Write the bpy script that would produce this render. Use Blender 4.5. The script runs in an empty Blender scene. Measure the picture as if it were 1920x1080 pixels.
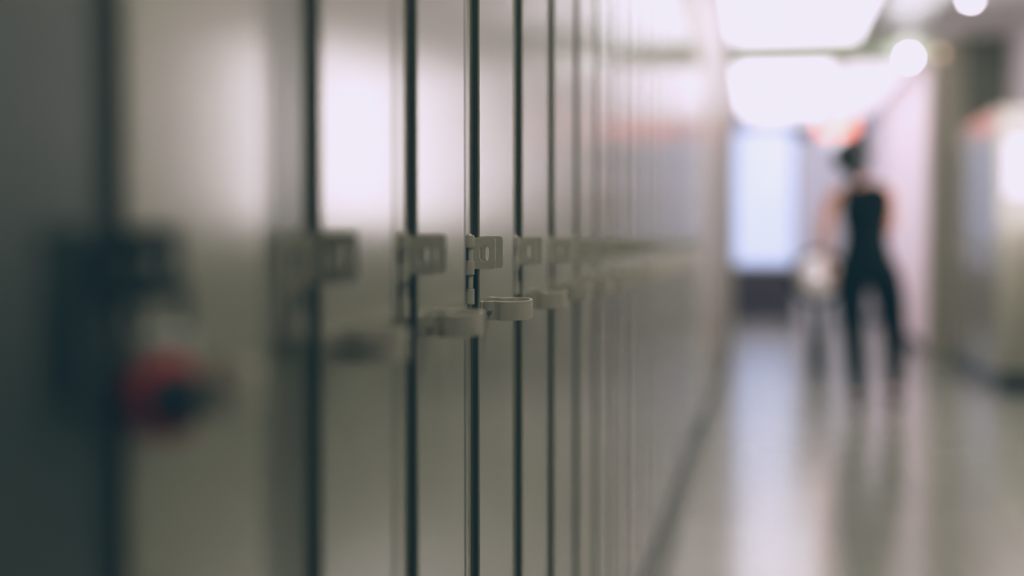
import bpy, bmesh, math, random
from mathutils import Vector, Matrix
random.seed(7)
C = bpy.context.scene.collection
R = math.radians
H = 1.07            # camera height
PX = -0.330         # plane of the left locker doors
FX = PX - 0.0075    # plane of the steel frame behind the doors

# ------------------------------------------------------------------ materials
def mat(name, col, rough=.5, metal=0., bump=0., bscale=80., emis=None, estr=0., var=0., vscale=4., ior=1.5, coat=0., rvar=0., stretch=(1, 1, 1), spec=.5):
    m = bpy.data.materials.new(name); m.use_nodes = True
    nt = m.node_tree; b = nt.nodes['Principled BSDF']
    b.inputs['Base Color'].default_value = (*col, 1)
    b.inputs['Roughness'].default_value = rough
    b.inputs['Metallic'].default_value = metal
    b.inputs['IOR'].default_value = ior
    b.inputs['Coat Weight'].default_value = coat
    b.inputs['Specular IOR Level'].default_value = spec
    if emis:
        b.inputs['Emission Color'].default_value = (*emis, 1)
        b.inputs['Emission Strength'].default_value = estr
    tc = nt.nodes.new('ShaderNodeTexCoord'); mp = nt.nodes.new('ShaderNodeMapping')
    mp.inputs['Scale'].default_value = stretch
    nt.links.new(tc.outputs['Object'], mp.inputs['Vector'])
    n = nt.nodes.new('ShaderNodeTexNoise'); n.inputs['Scale'].default_value = vscale; n.inputs['Detail'].default_value = 4
    nt.links.new(mp.outputs['Vector'], n.inputs['Vector'])
    mx = nt.nodes.new('ShaderNodeMixRGB'); mx.blend_type = 'MIX'
    v = max(var, .02)
    mx.inputs['Color1'].default_value = (*[c*(1-v) for c in col], 1)
    mx.inputs['Color2'].default_value = (*[min(1, c*(1+v)) for c in col], 1)
    nt.links.new(n.outputs['Fac'], mx.inputs['Fac'])
    nt.links.new(mx.outputs['Color'], b.inputs['Base Color'])
    if False:
        mr = nt.nodes.new('ShaderNodeMapRange')
        mr.inputs['From Min'].default_value = 0; mr.inputs['From Max'].default_value = 1
        mr.inputs['To Min'].default_value = rough-rvar; mr.inputs['To Max'].default_value = rough+rvar
        nt.links.new(n.outputs['Fac'], mr.inputs['Value']); nt.links.new(mr.outputs['Result'], b.inputs['Roughness'])
    if bump:
        n2 = nt.nodes.new('ShaderNodeTexNoise'); n2.inputs['Scale'].default_value = bscale; n2.inputs['Detail'].default_value = 3
        nt.links.new(tc.outputs['Object'], n2.inputs['Vector'])
        bp = nt.nodes.new('ShaderNodeBump'); bp.inputs['Strength'].default_value = bump; bp.inputs['Distance'].default_value = .001
        nt.links.new(n2.outputs['Fac'], bp.inputs['Height']); nt.links.new(bp.outputs['Normal'], b.inputs['Normal'])
    return m

M = {}
M['door'] = mat('locker_enamel', (.34, .335, .28), rough=.17, ior=1.95, bump=.06, bscale=420, var=.04, vscale=3, rvar=.03)
M['frame'] = mat('locker_frame_enamel', (.33, .325, .265), rough=.2, ior=1.8, var=.04)
M['hardware'] = mat('painted_hardware', (.46, .445, .395), rough=.34, bump=.25, bscale=900, var=.08, vscale=60)
M['handle'] = mat('cast_handle_enamel', (.56, .53, .47), rough=.26, metal=.25, bump=.15, bscale=500, var=.06, vscale=50)
M['screw'] = mat('screw_steel', (.45, .42, .38), rough=.3, metal=1)
M['door_shade'] = mat('dark_worn_enamel', (.05, .068, .058), rough=.35, ior=1.4, var=.05)  # darker enamel copy, shade of the unlit near lockers put into the colour
M['gap_shade'] = mat('dark_olive_gap_shade', (.055, .06, .043), rough=.45)  # painted shade for the gaps beside the doors
M['frame_shade'] = mat('shaded_frame_enamel', (.12, .125, .09), rough=.3, ior=1.5, var=.05)  # darker frame copy that broadens the painted shade band beside the door
M['plinth'] = mat('plinth_black', (.012, .022, .026), rough=.35)
M['inside'] = mat('locker_side_steel', (.25, .25, .2), rough=.4)
M['wall'] = mat('painted_wall', (.62, .58, .57), rough=.5, bump=.2, bscale=200, var=.03)
M['wall_shade'] = mat('shaded_olive_grey_wall', (.20, .215, .17), rough=.5, var=.04)
M['wall_right'] = mat('corridor_wall_right', (.20, .20, .17), rough=.45, var=.05)
M['wall_upper'] = mat('upper_wall_white', (.84, .78, .83), rough=.5, var=.03)
M['lintel'] = mat('lintel_paint', (.52, .60, .46), rough=.5)
M['post'] = mat('post_paint', (.42, .40, .33), rough=.45)
M['wall_beyond'] = mat('beige_lower_wall', (.24, .23, .18), rough=.35)
M['endwall'] = mat('dark_end_wall', (.05, .09, .09), rough=.8)
M['farwall'] = mat('far_wall_paint', (.88, .80, .83), rough=.5)
M['bluewall'] = mat('far_blue_grey_wall', (.74, .80, .86), rough=.5)
M['lowwall'] = mat('far_dark_dado', (.07, .06, .085), rough=.5)
M['base'] = mat('baseboard_dark', (.03, .045, .045), rough=.4)
M['lightframe'] = mat('light_frame', (.7, .7, .7), rough=.4)
M['panel'] = mat('diffuser_glow', (.9, .88, .93), rough=.4, emis=(.97, .92, 1.0), estr=2.6)
M['panelfar'] = mat('diffuser_glow_far', (.9, .88, .93), rough=.4, emis=(.97, .90, .98), estr=2.7)
M['panelnear'] = mat('diffuser_glow_near', (.9, .88, .8), rough=.4, emis=(1, .96, .86), estr=8)
M['pane_fill'] = mat('added_window_glow', (.8, .8, .85), rough=.3, emis=(1, .90, .97), estr=6.5)  # glow of the added right-wall windows
M['globe'] = mat('globe_glow', (1, 1, 1), rough=.3, emis=(.97, .9, 1.0), estr=28)
M['amber'] = mat('amber_glow', (.5, .4, .3), rough=.3, emis=(.8, .55, .36), estr=3)
M['red'] = mat('red_glow', (.8, .2, .15), rough=.3, emis=(1.0, .26, .19), estr=2.0)
M['pane'] = mat('daylight_glass', (.7, .8, .95), rough=.05, emis=(.50, .65, 1.0), estr=.78)
M['sash'] = mat('window_frame_paint', (.45, .47, .5), rough=.4)
M['vent'] = mat('vent_metal', (.55, .58, .56), rough=.4)
M['paper'] = mat('white_paper', (.85, .82, .9), rough=.7)
M['tape'] = mat('clear_tape', (.6, .6, .55), rough=.2)
M['redpaint'] = mat('red_padlock', (.55, .035, .03), rough=.25, coat=.5)
M['chrome'] = mat('chrome', (.75, .77, .76), rough=.12, metal=1)
M['darksteel'] = mat('dark_steel', (.03, .04, .045), rough=.35)
M['chromesatin'] = mat('satin_grey', (.55, .57, .56), rough=.4)
M['black'] = mat('black_plastic', (.012, .018, .022), rough=.3)
M['skin'] = mat('skin', (.72, .36, .24), rough=.5)
M['hair'] = mat('dark_hair', (.008, .010, .013), rough=.5, bump=.4, bscale=150)
M['cloth'] = mat('black_cloth', (.004, .009, .012), rough=.9, bump=.3, bscale=300, spec=.1)
M['shoe'] = mat('black_shoe', (.005, .009, .012), rough=.5)
M['eye'] = mat('eye_white', (.8, .8, .8), rough=.2)
M['lip'] = mat('lip', (.45, .12, .1), rough=.4)
M['white'] = mat('white_vinyl', (.92, .89, .90), rough=.4)

def tile_mat(name, c1, c2, mortar, rough, size, msize, bump=0.):
    m = bpy.data.materials.new(name); m.use_nodes = True
    nt = m.node_tree; b = nt.nodes['Principled BSDF']
    tc = nt.nodes.new('ShaderNodeTexCoord')
    br = nt.nodes.new('ShaderNodeTexBrick'); br.offset = 0; br.squash = 1
    br.inputs['Scale'].default_value = 1; br.inputs['Brick Width'].default_value = size; br.inputs['Row Height'].default_value = size
    br.inputs['Mortar Size'].default_value = msize; br.inputs['Mortar Smooth'].default_value = .3
    br.inputs['Color1'].default_value = (*c1, 1); br.inputs['Color2'].default_value = (*c2, 1); br.inputs['Mortar'].default_value = (*mortar, 1)
    nt.links.new(tc.outputs['Object'], br.inputs['Vector'])
    n = nt.nodes.new('ShaderNodeTexNoise'); n.inputs['Scale'].default_value = 1.5; n.inputs['Detail'].default_value = 3
    nt.links.new(tc.outputs['Object'], n.inputs['Vector'])
    mx = nt.nodes.new('ShaderNodeMixRGB'); mx.blend_type = 'MULTIPLY'; mx.inputs['Fac'].default_value = .18
    nt.links.new(br.outputs['Color'], mx.inputs['Color1']); nt.links.new(n.outputs['Fac'], mx.inputs['Color2'])
    nt.links.new(mx.outputs['Color'], b.inputs['Base Color'])
    mr = nt.nodes.new('ShaderNodeMapRange'); mr.inputs['To Min'].default_value = rough*.8; mr.inputs['To Max'].default_value = rough*1.25
    nt.links.new(n.outputs['Fac'], mr.inputs['Value']); b.inputs['Roughness'].default_value = rough
    b.inputs['IOR'].default_value = 1.5
    return m
M['floor'] = tile_mat('polished_floor_tiles', (.27, .275, .24), (.245, .25, .22), (.15, .15, .13), .20, .305, .004)
M['ceiling'] = tile_mat('ceiling_tiles', (.93, .91, .93), (.90, .89, .91), (.65, .66, .66), .8, .61, .02)

# ------------------------------------------------------------------ mesh helpers
def box(bm, x0, x1, y0, y1, z0, z1, bev=0., seg=2):
    r = bmesh.ops.create_cube(bm, size=1)
    vs = r['verts']
    for v in vs:
        v.co = Vector((x0+(v.co.x+.5)*(x1-x0), y0+(v.co.y+.5)*(y1-y0), z0+(v.co.z+.5)*(z1-z0)))
    if bev:
        es = list({e for v in vs for e in v.link_edges})
        bmesh.ops.bevel(bm, geom=es, offset=bev, segments=seg, affect='EDGES', profile=.5)
def cyl(bm, p0, p1, r0, r1=None, seg=24, cap=True):
    p0, p1 = Vector(p0), Vector(p1); d = p1-p0
    q = d.to_track_quat('Z', 'Y').to_matrix().to_4x4()
    bmesh.ops.create_cone(bm, cap_ends=cap, segments=seg, radius1=r0, radius2=r0 if r1 is None else r1, depth=d.length,
                          matrix=Matrix.Translation((p0+p1)/2) @ q)
def ball(bm, c, r, sc=(1, 1, 1), u=24, v=16):
    bmesh.ops.create_uvsphere(bm, u_segments=u, v_segments=v, radius=r,
                              matrix=Matrix.Translation(c) @ Matrix.Diagonal((*sc, 1)))
def tube(bm, pts, r, seg=14, closed=False):
    pts = [Vector(p) for p in pts]; rings = []; n = len(pts); up = None
    for i, p in enumerate(pts):
        a = pts[i-1] if (i or closed) else p; b = pts[(i+1) % n] if (i < n-1 or closed) else p
        t = (b-a).normalized()
        if up is None: up = t.orthogonal().normalized()
        up = (up - t*up.dot(t)).normalized(); s = t.cross(up)
        rr = r[i] if isinstance(r, (list, tuple)) else r
        rings.append([bm.verts.new(p + (up*math.cos(k*2*math.pi/seg)+s*math.sin(k*2*math.pi/seg))*rr) for k in range(seg)])
    for i in range(n if closed else n-1):
        A, B = rings[i], rings[(i+1) % n]
        for k in range(seg): bm.faces.new((A[k], A[(k+1) % seg], B[(k+1) % seg], B[k]))
    if not closed:
        bm.faces.new(rings[0][::-1]); bm.faces.new(rings[-1])
def lathe(bm, prof, c=(0, 0, 0), seg=32):
    rings = []
    for r, z in prof:
        rings.append([bm.verts.new((c[0]+r*math.cos(k*2*math.pi/seg), c[1]+r*math.sin(k*2*math.pi/seg), c[2]+z)) for k in range(seg)])
    for A, B in zip(rings, rings[1:]):
        for k in range(seg): bm.faces.new((A[k], A[(k+1) % seg], B[(k+1) % seg], B[k]))
    bm.faces.new(rings[0][::-1]); bm.faces.new(rings[-1])
def plate_with_hole(bm, x0, x1, z0, z1, y0, th, hc, hw, hh, rnd=.003):
    """upright plate facing -y, rounded outer corners, oval hole"""
    N = 48; outer = []; inner = []
    cx, cz = hc
    for k in range(N):
        a = 2*math.pi*k/N; c, s = math.cos(a), math.sin(a)
        # outer: ray from hole centre to rounded rect
        tx = ((x1-cx)/c if c > 1e-9 else ((x0-cx)/c if c < -1e-9 else 1e9))
        tz = ((z1-cz)/s if s > 1e-9 else ((z0-cz)/s if s < -1e-9 else 1e9))
        t = min(tx, tz); px, pz = cx+c*t, cz+s*t
        for qx, sx in ((x0+rnd, -1), (x1-rnd, 1)):
            for qz, sz in ((z0+rnd, -1), (z1-rnd, 1)):
                if (px-qx)*sx > 0 and (pz-qz)*sz > 0:
                    d = math.hypot(px-qx, pz-qz); px, pz = qx+(px-qx)/d*rnd, qz+(pz-qz)/d*rnd
        outer.append((px, pz))
        # stadium hole
        rr = hw/2; ix, iz = rr*c, rr*s; iz += (hh/2-rr)*(1 if s >= 0 else -1)
        inner.append((cx+ix, cz+iz))
    def ring(L, y): return [bm.verts.new((p[0], y, p[1])) for p in L]
    of, inf, ob, ib = ring(outer, y0), ring(inner, y0), ring(outer, y0+th), ring(inner, y0+th)
    for k in range(N):
        j = (k+1) % N
        bm.faces.new((of[k], of[j], inf[j], inf[k])); bm.faces.new((ob[j], ob[k], ib[k], ib[j]))
        bm.faces.new((of[j], of[k], ob[k], ob[j])); bm.faces.new((inf[k], inf[j], ib[j], ib[k]))
def obj(name, bm, m, parent=None, smooth=True, bev=0., angle=35, wn=False):
    bmesh.ops.recalc_face_normals(bm, faces=bm.faces)
    me = bpy.data.meshes.new(name); bm.to_mesh(me); bm.free()
    me.materials.append(m)
    if smooth:
        for p in me.polygons: p.use_smooth = True
        me.set_sharp_from_angle(angle=R(angle))
    o = bpy.data.objects.new(name, me); C.objects.link(o)
    if parent: o.parent = parent
    if wn:
        w_ = o.modifiers.new('wn', 'WEIGHTED_NORMAL'); w_.keep_sharp = True; w_.weight = 100
    if bev:
        b = o.modifiers.new('bevel', 'BEVEL'); b.width = bev; b.segments = 3; b.limit_method = 'ANGLE'
    return o
def thing(name, label, cat, loc=(0, 0, 0), rz=0, group=None):
    o = bpy.data.objects.new(name, None); C.objects.link(o); o.empty_display_size = .05
    o.location = loc; o.rotation_euler.z = rz; o['label'] = label; o['category'] = cat
    if group: o['group'] = group
    return o
def tag(o, label, cat, group=None):
    o['label'] = label; o['category'] = cat
    if group: o['group'] = group
    return o
def struct(name, m, *boxes, parent=None):
    bm = bmesh.new()
    for b in boxes: box(bm, *b)
    o = obj(name, bm, m, parent, smooth=False)
    if not parent: o['kind'] = 'structure'
    return o

# ------------------------------------------------------------------ the setting
CZ = 2.92           # ceiling height
TP = 13.40          # doorway wall
RW = 2.15           # right wall
struct('floor', M['floor'], (-.9, 2.4, -4, 21.6, -.1, 0))
struct('ceiling', M['ceiling'], (-.9, 2.4, -4, TP+.25, CZ, CZ+.1), (-.9, 2.4, TP+.25, 21.6, CZ, CZ+.1))
struct('wall_left', M['wall'],
       (-.9, -.76, -4, 7.9, 0, CZ),            # behind the lockers
       (-.76, PX-.008, -4, 7.9, 2.06, CZ),     # bulkhead over the lockers
       (-.9, PX-.008, 7.83, TP, 2.10, CZ))        # flush wall beyond them
struct('wall_left_beyond', M['wall_beyond'], (-.9, PX-.008, 7.83, TP, 0, 2.10))
struct('baseboard_left', M['base'], (PX-.008, PX+.004, 7.83, TP, 0, .10))
struct('wall_right', M['wall_upper'], (RW+.01, RW+.15, -4, TP, 0, CZ))
struct('trim_4', M['wall_right'], (RW-.001, RW+.01, -4, TP, .10, 1.12))
struct('baseboard_right', M['base'], (RW-.012, RW, -4, 10.6, 0, .10))
struct('wall_back', M['endwall'], (-.9, 2.4, -4.1, -4, 0, CZ))
struct('wall_doorway', M['post'],
       (-.9, -.267, TP, TP+.22, 0, CZ), (1.49, 2.3, TP, TP+.22, 0, CZ))
struct('trim_1', M['lintel'], (-.267, 1.49, TP-.02, TP+.22, 2.735, CZ))
struct('trim_2', M['wall_shade'], (1.80, RW, TP-.03, TP, 0, CZ))  # wall facing away from the light, its shade painted darker
# lobby beyond the doorway
struct('wall_lobby_left', M['farwall'], (-.9, -.46, TP+.22, 21.4, 0, CZ))
struct('wall_lobby_right', M['farwall'], (1.56, 2.3, TP+.22, 21.4, 0, CZ))
struct('wall_lobby_end', M['bluewall'], (.50, 1.56, 21.3, 21.5, 0, CZ), (-.46, .50, 21.3, 21.5, 2.80, CZ))
struct('wall_lobby_dado', M['lowwall'], (-.46, .50, 21.26, 21.5, 0, .70))
w = struct('window_1', M['sash'], (-.46, -.40, 21.3, 21.38, .70, 2.8), (.44, .50, 21.3, 21.38, .70, 2.8),
           (-.40, .44, 21.3, 21.38, .70, .76), (-.40, .44, 21.3, 21.38, 2.74, 2.8))
struct('pane', M['pane'], (-.40, .44, 21.33, 21.35, .76, 2.74), parent=w)
struct('trim_3', M['lowwall'], (1.548, 1.56, TP+.22, 21.3, 0, .09))

# unseen glowing windows added in the right wall to brighten the locker-door reflections
for n, y in enumerate((7.62, 9.12)):
    a, b, z0, z1 = y, y+1.38, 1.14, 2.34
    f = struct('window_%d' % (n+2), M['sash'], (RW-.03, RW+.01, a, a+.05, z0, z1), (RW-.03, RW+.01, b-.05, b, z0, z1),
               (RW-.03, RW+.01, a+.05, b-.05, z0, z0+.05), (RW-.03, RW+.01, a+.05, b-.05, z1-.05, z1), (RW-.03, RW+.005, (a+b)/2-.015, (a+b)/2+.015, z0+.05, z1-.05))
    struct('pane', M['pane_fill'], (RW-.012, RW-.004, a+.05, (a+b)/2-.015, z0+.05, z1-.05), (RW-.012, RW-.004, (a+b)/2+.015, b-.05, z0+.05, z1-.05), parent=f)
# ------------------------------------------------------------------ lockers
PIT = .307; GAP = .094; W = PIT-GAP      # pitch, visible frame between doors, door width
ZT = 2.04
def build_locker(right=False):
    """local frame: origin on floor at the near edge of the door, door plane x=0, corridor toward +x, row along +y"""
    t = thing('locker', 'x', 'locker')
    bm = bmesh.new()
    # carcass: front frame slab, sides, top, back
    box(bm, -.4, -.0075, -GAP, W, .13, ZT)
    obj('locker_body', bm, M['frame'], t, smooth=False, bev=.0015)
    bm = bmesh.new(); box(bm, -.38, -.016, -GAP, W, 0, .13)
    obj('plinth', bm, M['plinth'], t, smooth=False)
    bm = bmesh.new(); box(bm, -.0074, 0, 0, W, .155, ZT-.035, bev=.0016, seg=3)
    d = obj('door', bm, M['door'], t, angle=80, wn=True)
    bm = bmesh.new(); box(bm, -.0074, -.0024, -.0007, .0001, .157, ZT-.037)  # dark strips along door edges and frame stand for the shaded gap
    obj('edge_shade', bm, M['gap_shade'], d, smooth=False)
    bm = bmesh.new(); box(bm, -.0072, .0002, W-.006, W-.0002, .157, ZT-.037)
    obj('edge_shade', bm, M['gap_shade'], d, smooth=False)
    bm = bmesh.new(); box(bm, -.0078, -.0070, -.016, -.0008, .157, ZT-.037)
    obj('shadow_gap', bm, M['gap_shade'], t, smooth=False)
    # hinge barrel standing in the gap before the door
    bm = bmesh.new()
    hz = [(.0085, -.0055), (-.0060, -.0205), (-.0210, -.0370), (-.0375, -.0525), (-.0530, -.0710)]
    for i, (a, b) in enumerate(hz):
        r = .0056 if i % 2 == 0 else .0041
        lathe(bm, [(r-.0006, b), (r, b+.0005), (r, a-.0005), (r-.0006, a)], (-.0020, -.050, H), 24)
    box(bm, -.0076, -.0050, -.072, -.050, H-.071, H+.0085, bev=.0006)
    h = obj('hinge', bm, M['hardware'], t)
    for a, b in (hz[1], hz[3]):
        bm = bmesh.new(); box(bm, -.0052, -.0024, -.0565, -.0530, H+b, H+a); obj('slot_shade', bm, M['base'], h, smooth=False)  # dark strips painting the shade inside the hinge openings
    bm = bmesh.new(); cyl(bm, (-.0020, -.050, H-.0765), (-.0020, -.050, H-.0709), .0022)
    obj('hinge_pin', bm, M['screw'], h); bm = bmesh.new()
    cyl(bm, (-.0020, -.050, H+.0084), (-.0020, -.050, H+.0100), .0030, .0022)
    obj('hinge_pin', bm, M['screw'], h)
    # hasp: front plate on the frame, rear plate on the door
    bm = bmesh.new()
    plate_with_hole(bm, -.0078, .0215, H-.031, H+.0062, -.0145, .0016, (.0085, H-.0128), .0112, .0190)
    box(bm, -.0076, -.0060, -.030, -.0135, H-.031, H+.0062, bev=.0005)
    obj('hasp_plate', bm, M['hardware'], t, bev=.0003)
    bm = bmesh.new()
    plate_with_hole(bm, -.0004, .0262, H-.0300, H+.0078, .0085, .0016, (.0116, H-.0128), .0120, .0200)
    box(bm, 0, .0014, .0085, .030, H-.0300, H+.0078, bev=.0005)
    obj('hasp_plate', bm, M['hardware'], d, bev=.0003)
    # looped pull handle: a band bent to an omega, standing out from the door
    path = [(-.0005, .012), (.007, .0135), (.012, .0165), (.0165, .0165), (.0225, .0120)]
    cx, cy, rx, ry = .0310, .0385, .0240, .0290
    for k in range(25):
        a = R(-112 + k*(224/24)); path.append((cx+rx*math.cos(a), cy+ry*math.sin(a)))
    path += [(.0165, .0605), (.012, .0605), (.007, .0635), (-.0005, .065)]
    # smooth
    for _ in range(2):
        q = [path[0]]
        for a, b in zip(path, path[1:]):
            q += [(a[0]*.75+b[0]*.25, a[1]*.75+b[1]*.25), (a[0]*.25+b[0]*.75, a[1]*.25+b[1]*.75)]
        path = q + [path[-1]]
    th, zt, zb = .0016, H-.0700, H-.0925
    bm = bmesh.new(); rings = []
    for i, p in enumerate(path):
        a = Vector(path[max(i-1, 0)]); b = Vector(path[min(i+1, len(path)-1)]); tt = (b-a).normalized(); nn = Vector((-tt.y, tt.x))
        def z(zz, y): return zz + (y-.013)*.055
        pts = []
        for s, zz in ((-1, zb), (-1, zt), (1, zt), (1, zb)):
            y = p[1]+nn.y*th*s
            pts.append(bm.verts.new((p[0]+nn.x*th*s, y, z(zz, y))))
        rings.append(pts)
    for A, B in zip(rings, rings[1:]):
        for k in range(4): bm.faces.new((A[k], A[(k+1) % 4], B[(k+1) % 4], B[k]))
    bm.faces.new(rings[0][::-1]); bm.faces.new(rings[-1])
    # flanges riveted to the door
    box(bm, 0, .0016, .004, .013, zb, zt, bev=.0005)
    box(bm, 0, .0016, .064, .074, zb+.003, zt+.003, bev=.0005)
    obj('handle', bm, M['handle'], d, bev=.0005, angle=50)
    bm = bmesh.new()
    cyl(bm, (.0090, .0142, H-.0825), (.0090, .0108, H-.0825), .0030, .0021, 20)
    ball(bm, (.0090, .0110, H-.0825), .0022, (1, .5, 1), 16, 8)
    obj('screw', bm, M['screw'], d)
    return t
proto = build_locker()
def copy_tree(o):
    c = o.copy(); C.objects.link(c)
    for ch in o.children:
        k = ch.copy(); C.objects.link(k); k.parent = c
        for g in ch.children:
            q = g.copy(); C.objects.link(q); q.parent = k
    return c
ORD = ['', 'first', 'second', 'third', 'fourth', 'fifth', 'sixth', 'seventh', 'eighth', 'ninth', 'tenth', 'eleventh', 'twelfth',
       'thirteenth', 'fourteenth', 'fifteenth', 'sixteenth', 'seventeenth', 'eighteenth', 'nineteenth']
T0 = 1.653
TILT = {-4: .2, -3: .1, -2: -.3, -1: -.7, 0: -1.0, 1: -1.15, 2: -1.15, 3: -1.1, 4: -.7}
first = True
def place(x, y, rz, label, group, tilt=0.):
    global first
    o = proto if first else copy_tree(proto)
    first = False
    o.location = (x, y, 0); o.rotation_euler.z = rz; o['label'] = label; o['group'] = group
    for ch in o.children:
        if ch.name.startswith('door'): ch.rotation_euler.z = R(tilt)
    return o
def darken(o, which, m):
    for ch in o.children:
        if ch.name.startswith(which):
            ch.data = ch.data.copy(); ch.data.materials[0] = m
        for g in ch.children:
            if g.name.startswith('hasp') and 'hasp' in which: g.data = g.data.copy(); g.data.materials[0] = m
DARK = []
for k in range(-5, 20):
    y = T0 + k*PIT - (.030 if k <= -3 else 0)
    if k == 0: lab = 'beige steel locker whose oval-holed hasp is in sharp focus at centre'
    elif k == -3: lab = 'beige steel locker with the red padlock hung on its hasp'
    elif k == -4: lab = 'dark blurred locker at left edge, just nearer than the red padlock'
    elif k < -4: lab = 'nearest locker of the row, outside the left edge beside the camera'
    elif k < 0: lab = 'blurred beige locker, %s one nearer than the sharply focused hasp' % ORD[-k]
    else: lab = 'beige locker in the long left row, %s one beyond the sharply focused hasp' % ORD[k]
    lk = place(PX, y, 0, lab, 'beige lockers in the long left row', TILT.get(k, random.uniform(-.3, .3)))
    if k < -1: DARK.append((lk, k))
# filler strip where the two banks meet
bm = bmesh.new(); box(bm, PX-.30, FX, T0-3*PIT+W-.030, T0-2*PIT-GAP, .10, ZT)
tag(obj('filler_panel', bm, M['frame'], smooth=False), 'narrow beige steel filler strip between two lockers, right of the red padlock', 'panel')
# right-hand bank (doors face the corridor, i.e. -x)
RX, RY = 1.66, 10.68
for k in range(8):
    y = RY + GAP*0 + W + k*PIT
    place(RX, y, math.pi,
          'beige locker of the right-hand bank, ' + ('nearest one, its end panel bearing the white notice' if k == 0 else '%s one beyond the white notice' % ORD[k]),
          'beige lockers in the right-hand bank', random.uniform(-.3, .3))
for o, k in DARK: darken(o, ('locker_body', 'hinge', 'hasp') if k == -3 else ('locker_body',) if k == -2 else ('door', 'locker_body', 'hinge'), M['frame_shade'] if k == -2 else M['door_shade'])  # shaded material copies for the unlit near lockers
bm = bmesh.new(); box(bm, 0, .27, -.0015, 0, 0, .40)
nt_ = thing('notice', 'white paper notice taped to the end of the right-hand lockers', 'notice', (RX+.065, RY, 1.41))
obj('sheet', bm, M['paper'], nt_, smooth=False)
for px in (.0, .24):
    bm = bmesh.new(); box(bm, px-.01, px+.04, -.0022, -.0015, .38, .41)
    obj('tape', bm, M['tape'], nt_, smooth=False)

# ------------------------------------------------------------------ red padlock
pl = thing('padlock', 'red round padlock with dark dial hanging from the nearest lit hasp', 'padlock',
           (PX+.012, T0-3*PIT-.030-.006, H-.0165), R(55))
RB = .0225; LZ = -.0655
bm = bmesh.new()
prof = [(RB*.80, -.0095), (RB*.94, -.0085), (RB, -.006), (RB, .006), (RB*.94, .0085), (RB*.80, .0095)]
lathe(bm, prof, seg=48)
bmesh.ops.rotate(bm, verts=bm.verts, cent=(0, 0, 0), matrix=Matrix.Rotation(R(90), 3, 'X'))
bmesh.ops.translate(bm, verts=bm.verts, vec=(.012, 0, LZ))
obj('padlock_body', bm, M['redpaint'], pl)
bm = bmesh.new()
lathe(bm, [(.0150, 0), (.0150, .002), (.0125, .0032), (.0075, .0036), (.0070, .0085), (.0058, .0095)], seg=40)
bmesh.ops.rotate(bm, verts=bm.verts, cent=(0, 0, 0), matrix=Matrix.Rotation(R(90), 3, 'X'))
bmesh.ops.translate(bm, verts=bm.verts, vec=(.012, -.0093, LZ))
obj('dial', bm, M['black'], pl)
bm = bmesh.new()
pts = [(.012-.0125, 0, LZ+.014)] + [(.012-.0125*math.cos(R(a)), 0, -.012+.0125*math.sin(R(a))) for a in range(0, 181, 15)] + [(.012+.0125, 0, LZ+.014)]
tube(bm, pts, .0034)
obj('shackle', bm, M['darksteel'], pl)
bm = bmesh.new(); box(bm, .012-.0165, .012+.0165, -.0055, .0055, LZ+.0175, LZ+.036, bev=.003)
obj('shackle_block', bm, M['chromesatin'], pl)  # pale grey block between the shackle legs

# ------------------------------------------------------------------ ceiling fittings
def light_panel(x, y, sx, sy, m, label, group=None, th=.13):
    t = thing('ceiling_light', label, 'ceiling light', (x, y, CZ), 0, group)
    bm = bmesh.new(); f = .03
    for b in ((-sx/2, sx/2, -sy/2, -sy/2+f), (-sx/2, sx/2, sy/2-f, sy/2), (-sx/2, -sx/2+f, -sy/2+f, sy/2-f), (sx/2-f, sx/2, -sy/2+f, sy/2-f)):
        box(bm, b[0], b[1], b[2], b[3], -.03, 0)
    obj('light_frame', bm, M['lightframe'], t, smooth=False)
    bm = bmesh.new(); box(bm, -sx/2+f, sx/2-f, -sy/2+f, sy/2-f, -th, -.004, bev=.01)
    obj('diffuser', bm, m, t, smooth=False)
    return t
light_panel(.27, 11.6, 1.15, 3.0, M['panel'], 'bright ceiling light panel before the doorway, above the left wall', th=.04)
light_panel(.20, 16.5, 1.0, 5.4, M['panelfar'], 'long bright ceiling light panel beyond the doorway')
for x, y, sx, sy, q, d in ((.12, .95, .5, .6, 17, 'nearest, just above the camera'), (1.05, 4.0, .5, 1.2, 15, 'second from the camera, added as fill'), (1.05, 7.2, .5, 1.2, 12, 'third from the camera, added as fill')):  # unseen panels; the two farther ones are added fill for the corridor
    light_panel(x, y, sx, sy, mat('diffuser_glow_near', (.9, .88, .8), rough=.4, emis=(1, .96, .86), estr=q),
                'overhead ceiling light panel out of frame, ' + d, 'overhead ceiling lights')
light_panel(1.15, 16.5, .55, 5.4, mat('fill_glow_soft', (.9, .88, .93), rough=.4, emis=(.97, .90, .98), estr=.95), 'added ceiling fill panel near the right wall beyond the doorway')  # added panel to brighten the right lobby wall
light_panel(.55, 20.3, 1.5, 1.4, mat('fill_glow_end', (.9, .88, .93), rough=.4, emis=(.97, .92, 1), estr=.85), 'wide added ceiling fill panel at the far end, over the blue-lit window')  # added panel to lift the dim end of the lobby
light_panel(1.12, 10.9, .45, 2.0, mat('ceiling_fill_dim', (.85, .86, .87), rough=.4, emis=(.93, .95, 1), estr=.42), 'added dim glowing ceiling panel left of the small round downlight', th=.04)  # added glow that lightens the ceiling before the lintel
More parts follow.
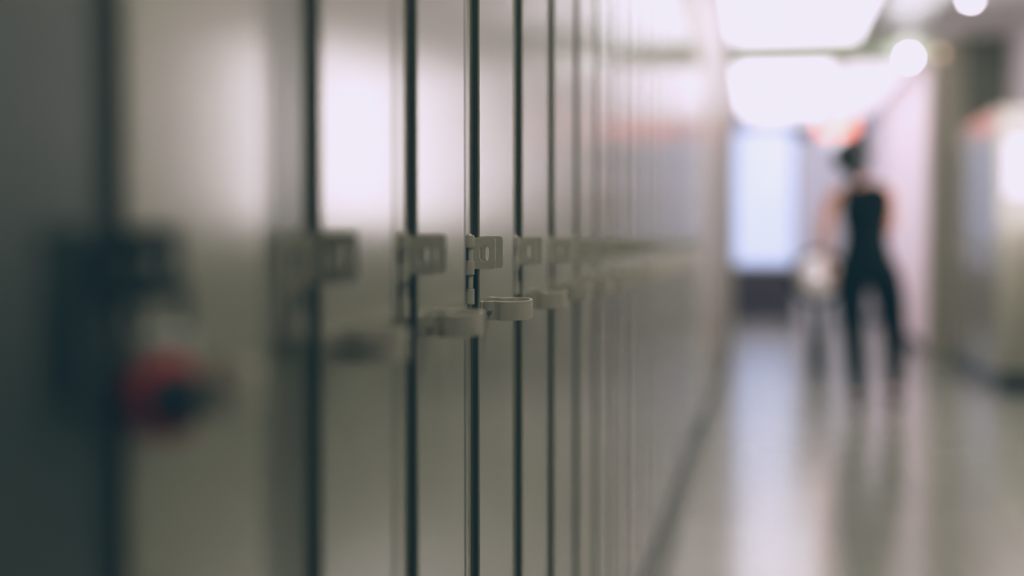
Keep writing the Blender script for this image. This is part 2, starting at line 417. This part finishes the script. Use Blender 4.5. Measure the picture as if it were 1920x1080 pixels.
# downlights
bm = bmesh.new(); lathe(bm, [(.03, 0), (.04, -.012), (.03, -.025), (.01, -.035)], seg=32)
dl = thing('downlight', 'small bright round downlight in ceiling at the top right edge', 'downlight', (1.54, 11.28, CZ))
obj('lens', bm, M['globe'], dl)
bm = bmesh.new(); lathe(bm, [(.085, -.008), (.095, -.004), (.095, 0), (.085, 0)], seg=32); obj('bezel', bm, M['lightframe'], dl)
gl = thing('globe_lamp', 'glowing white round lamp on the lintel at right', 'lamp', (1.29, TP-.02, 2.735))
bm = bmesh.new(); ball(bm, (0, -.075, 0), .045); obj('globe', bm, M['globe'], gl)
bm = bmesh.new(); cyl(bm, (0, 0, 0), (0, -.045, 0), .045, .035); obj('lamp_base', bm, M['lightframe'], gl)
al = thing('indicator_lamp', 'small dim amber lamp on the wall just right of the white globe', 'lamp', (1.57, TP, 2.78))
bm = bmesh.new(); ball(bm, (0, -.035, 0), .022); obj('globe', bm, M['amber'], al)
bm = bmesh.new(); cyl(bm, (0, 0, 0), (0, -.02, 0), .035); obj('lamp_base', bm, M['lightframe'], al)
for vx, vy in ((1.17, 12.30), (1.17, 12.98)):
    t = thing('ceiling_vent', 'grey slatted ceiling vent, %s of two before the lintel' % ('farther' if vy > 12 else 'nearer'), 'vent', (vx, vy, CZ), 0, 'ceiling vents')
    bm = bmesh.new()
    for b in ((-.3, .3, -.3, -.27), (-.3, .3, .27, .3), (-.3, -.27, -.27, .27), (.27, .3, -.27, .27)): box(bm, *b, -.02, 0)
    obj('vent_frame', bm, M['vent'], t, smooth=False)
    bm = bmesh.new()
    for i in range(9): box(bm, -.27, .27, -.25+i*.06, -.225+i*.06, -.018, -.002)
    obj('slats', bm, M['lightframe'], t, smooth=False)
# hanging red sign with its bracket, small globe below
rs = thing('hanging_sign', 'glowing red sign hanging from ceiling beyond the doorway', 'sign', (.84, 17, CZ))
bm = bmesh.new(); box(bm, -.21, .21, -.04, .04, -.60, -.40, bev=.01); obj('sign_box', bm, M['red'], rs)
for x in (-.15, .15):
    bm = bmesh.new(); cyl(bm, (x, 0, -.40), (x, 0, 0), .008, seg=10); obj('hanger', bm, M['vent'], rs)
sp = thing('speaker_box', 'small dark box hung from ceiling left of the red sign', 'speaker', (.42, 17.2, CZ))
bm = bmesh.new(); box(bm, -.11, .11, -.09, .09, -.60, -.44, bev=.015); obj('speaker_case', bm, M['base'], sp)
bm = bmesh.new(); cyl(bm, (0, 0, -.445), (0, 0, 0), .012, seg=12); obj('bracket', bm, M['base'], sp)
gp = thing('pendant_lamp', 'small pale globe pendant below the red sign, beside the woman\'s hair', 'lamp', (.83, 16.5, CZ))
bm = bmesh.new(); ball(bm, (0, 0, -.72), .10); obj('globe', bm, mat('pale_globe', (.7, .75, .78), rough=.2, emis=(.75, .85, .95), estr=.7), gp)
bm = bmesh.new(); cyl(bm, (0, 0, -.63), (0, 0, 0), .006, seg=10); obj('cord', bm, M['vent'], gp)

# ------------------------------------------------------------------ stand with round white top
st = thing('round_stand', 'slim dark stand with a round white top, left of the woman', 'stand', (.43, 11.52, 0), R(8))
bm = bmesh.new()
prof = [(.168*math.sin(R(a)), -.12*math.cos(R(a))) for a in range(8, 173, 12)]
lathe(bm, prof, seg=40)
bmesh.ops.rotate(bm, verts=bm.verts, cent=(0, 0, 0), matrix=Matrix.Rotation(R(90), 3, 'X'))
bmesh.ops.translate(bm, verts=bm.verts, vec=(0, 0, .80)); obj('round_top', bm, M['white'], st)
bm = bmesh.new(); tube(bm, [(.188*math.cos(R(a)), 0, .80+.188*math.sin(R(a))) for a in range(0, 360, 10)], .028, closed=True)
obj('rim', bm, M['black'], st)
for s in (-1, 1):
    bm = bmesh.new(); tube(bm, [(s*.05, 0, .63), (s*.045, 0, .40), (s*.03, 0, .02)], [.024, .026, .036]); obj('leg', bm, M['black'], st)
bm = bmesh.new(); cyl(bm, (0, 0, 0), (0, 0, .03), .13, .06, 32); box(bm, -.055, .055, -.02, .02, .03, .34, bev=.015)
obj('stand_base', bm, M['black'], st)

# ------------------------------------------------------------------ the walking woman
def skin(name, V, E, m, parent, sub=2):
    me = bpy.data.meshes.new(name)
    names = list(V); me.from_pydata([V[n][:3] for n in names], [(names.index(a), names.index(b)) for a, b in E], [])
    o = bpy.data.objects.new(name, me); C.objects.link(o); o.parent = parent
    s = o.modifiers.new('skin', 'SKIN'); s.use_smooth_shade = True
    for i, n in enumerate(names):
        r = V[n][3:]
        me.skin_vertices[0].data[i].radius = (r[0], r[-1])
    me.skin_vertices[0].data[0].use_root = True
    d = o.modifiers.new('sub', 'SUBSURF'); d.levels = sub; d.render_levels = sub
    me.materials.append(m)
    return o
pw = thing('person', 'woman in black sleeveless top and leggings walking away with dark tied-up hair', 'person', (.655, 9.40, 0), R(-4))
pw.scale = (1.22, 1.10, 1.0)
V = {'pelvis': (0, 0, .94, .105, .09), 'waist': (.0, .0, 1.08, .088, .075), 'chest': (-.005, .0, 1.25, .12, .09), 'collar': (-.01, .01, 1.38, .105, .07),
     'neck0': (-.03, .01, 1.455, .040), 'neck1': (-.045, .02, 1.51, .037), 'head0': (-.07, .045, 1.565, .065, .075), 'head1': (-.08, .055, 1.63, .073, .088), 'head2': (-.085, .055, 1.69, .05, .06),
     'nose': (-.080, .140, 1.605, .009),
     'shL': (-.165, .0, 1.39, .042), 'elL': (-.215, -.02, 1.14, .032), 'wrL': (-.195, .06, .93, .024), 'paL': (-.190, .085, .865, .030, .018),
     'shR': (.115, .01, 1.40, .040), 'elR': (.115, .09, 1.14, .035), 'wrR': (.02, .235, 1.17, .024), 'paR': (-.04, .26, 1.19, .018, .030),
     'hiL': (-.085, 0, .84, .092), 'knL': (-.062, -.01, .47, .054), 'caL': (-.05, -.05, .33, .052), 'anL': (-.035, -.10, .09, .032), 'ftL': (-.035, .03, .035, .030),
     'hiR': (.105, 0, .84, .092), 'knR': (.150, .16, .49, .058), 'caR': (.155, .17, .34, .052), 'anR': (.155, .20, .10, .034), 'ftR': (.155, .33, .04, .030)}
E = [('pelvis', 'waist'), ('waist', 'chest'), ('chest', 'collar'), ('collar', 'neck0'), ('neck0', 'neck1'), ('neck1', 'head0'), ('head0', 'head1'), ('head1', 'head2'), ('head1', 'nose'),
     ('collar', 'shL'), ('shL', 'elL'), ('elL', 'wrL'), ('wrL', 'paL'), ('collar', 'shR'), ('shR', 'elR'), ('elR', 'wrR'), ('wrR', 'paR'),
     ('pelvis', 'hiL'), ('hiL', 'knL'), ('knL', 'caL'), ('caL', 'anL'), ('anL', 'ftL'), ('pelvis', 'hiR'), ('hiR', 'knR'), ('knR', 'caR'), ('caR', 'anR'), ('anR', 'ftR')]
def fingers(tag_, base, dirv, side, curl, lens=(.058, .066, .062, .048)):
    base, dirv, side, curl = map(Vector, (base, dirv, side, curl))
    for i, L in enumerate(lens):
        p = base + side*(.024-.016*i) + dirv*.022
        prev = 'pa'+tag_
        for j, (f, c) in enumerate(((.35, .1), (.7, .35), (1., .7))):
            q = p + dirv*L*f*(1-.25*c) + curl*L*.45*c
            n = 'f%s%d%d' % (tag_, i, j); V[n] = (*q, .0085-.001*j); E.append((prev, n)); prev = n
    prev = 'pa'+tag_
    for j, (a, b, c) in enumerate(((.030, .0, .006), (.040, .024, .014), (.040, .045, .022))):
        q = base + side*a + dirv*b + curl*c
        n = 't%s%d' % (tag_, j); V[n] = (*q, .0095-.001*j); E.append((prev, n)); prev = n
fingers('L', (-.190, .085, .865), (.03, .15, -.98), (.35, .93, .15), (.9, -.3, -.1))
fingers('R', (-.04, .26, 1.19), (-.95, .2, .2), (.2, .1, .95), (.1, -.95, .1))
skin('body', V, E, M['skin'], pw)
def grow(keys, d, over=None):
    o = {}
    for k in keys:
        v = V[k]; o[k] = (*v[:3], *[r+d for r in v[3:]])
    if over: o.update(over)
    return o
tv = grow(['pelvis', 'waist', 'chest', 'collar'], .022, {'waist': (0, 0, 1.10, .108, .095), 'hem': (0, 0, .975, .150, .128), 'pelvis': (0, 0, .93, .160, .138)})
tv['shl'] = (-.115, .005, 1.39, .07); tv['shr'] = (.125, .01, 1.40, .07)
skin('tank_top', tv, [('pelvis', 'hem'), ('hem', 'waist'), ('waist', 'chest'), ('chest', 'collar'), ('collar', 'shl'), ('collar', 'shr')], M['cloth'], pw)
lv = grow(['pelvis', 'hiL', 'knL', 'caL', 'anL', 'hiR', 'knR', 'caR', 'anR'], .011)
lv['wst'] = (0, 0, 1.04, .118, .105)
lv['pelvis'] = (.012, 0, .90, .190, .150)
skin('leggings', lv, [('pelvis', 'wst'), ('pelvis', 'hiL'), ('hiL', 'knL'), ('knL', 'caL'), ('caL', 'anL'), ('pelvis', 'hiR'), ('hiR', 'knR'), ('knR', 'caR'), ('caR', 'anR')], M['cloth'], pw)
for a, f in (('anL', 'ftL'), ('anR', 'ftR')):
    A, F = V[a], V[f]
    sv = {'h': (A[0], A[1]-.02, .045, .042), 'm': ((A[0]+F[0])/2, (A[1]+F[1])/2, .042, .042, .036), 't': (F[0], F[1]+.04, .030, .040, .026), 'a': (A[0], A[1], .085, .042)}
    skin('shoe', sv, [('h', 'm'), ('m', 't'), ('h', 'a')], M['shoe'], pw)
bm = bmesh.new()
ball(bm, (-.075, .030, 1.630), .112, (.90, .98, 1.08)); 
for v in bm.verts:                      # leave the face free
    if v.co.y > .085: v.co.y = .085 + (v.co.y-.085)*.1
ball(bm, (-.035, .0, 1.740), .046, (.85, .95, 1.1)); cyl(bm, (-.065, .01, 1.67), (-.038, 0, 1.745), .075, .038)
ball(bm, (-.052, -.03, 1.545), .055, (.95, .6, 1.5))
obj('hair', bm, M['hair'], pw)
for s in (-1, 1):
    bm = bmesh.new(); ball(bm, (-.078+s*.030, .122, 1.637), .011); e = obj('eye', bm, M['eye'], pw)
    bm = bmesh.new(); ball(bm, (-.078+s*.030, .1295, 1.637), .0055, (1, .8, 1)); obj('iris', bm, M['hair'], e)
    bm = bmesh.new(); tube(bm, [(-.078+s*(.030+q), .131-abs(q)*.2, 1.657-abs(q)*.15) for q in (-.015, 0, .015)], .003); obj('eyebrow', bm, M['hair'], pw)
bm = bmesh.new(); ball(bm, (-.078, .128, 1.565), .02, (1, .4, .3)); obj('mouth', bm, M['lip'], pw)

# ------------------------------------------------------------------ lights
def area(name, loc, size, power, col, rot=(0, 0, 0), sy=None):
    l = bpy.data.lights.new(name, 'AREA'); l.energy = power; l.color = col; l.size = size
    if sy: l.shape = 'RECTANGLE'; l.size_y = sy
    o = bpy.data.objects.new(name, l); C.objects.link(o); o.location = loc; o.rotation_euler = rot
    return o
w = bpy.data.worlds.new('world'); bpy.context.scene.world = w; w.use_nodes = True
w.node_tree.nodes['Background'].inputs['Color'].default_value = (.02, .04, .05, 1)

# ------------------------------------------------------------------ camera
cam = bpy.data.cameras.new('camera'); co = bpy.data.objects.new('camera', cam); C.objects.link(co)
cam.lens = 50; cam.sensor_width = 36; cam.clip_start = .01
co.location = (0, 0, H)
p = math.atan(85/2667); th = math.atan(470/2667*math.cos(p))
co.rotation_euler = (R(90)-p, 0, th)
cam.dof.use_dof = True; cam.dof.focus_distance = 1.69; cam.dof.aperture_fstop = 1.2; cam.dof.aperture_blades = 9
sc = bpy.context.scene; sc.camera = co
sc.cycles.max_bounces = 10; sc.cycles.diffuse_bounces = 5; sc.cycles.glossy_bounces = 6
sc.cycles.use_denoising = True
vs = sc.view_settings
vs.view_transform = 'Standard'; vs.look = 'None'; vs.exposure = .12
vs.use_curve_mapping = True
cm = vs.curve_mapping
cm.extend = 'HORIZONTAL'
for i, pts in enumerate((((0, .0022), (.06, .048), (.25, .232), (.6, .57), (1, .80)), ((0, .0115), (.06, .058), (.25, .235), (.6, .56), (1, .765)), ((0, .0175), (.06, .056), (.25, .222), (.6, .57), (1, .86)))):
    c = cm.curves[i]
    c.points[0].location = pts[0]; c.points[1].location = pts[-1]
    for q in pts[1:-1]: c.points.new(*q)
cm.update()
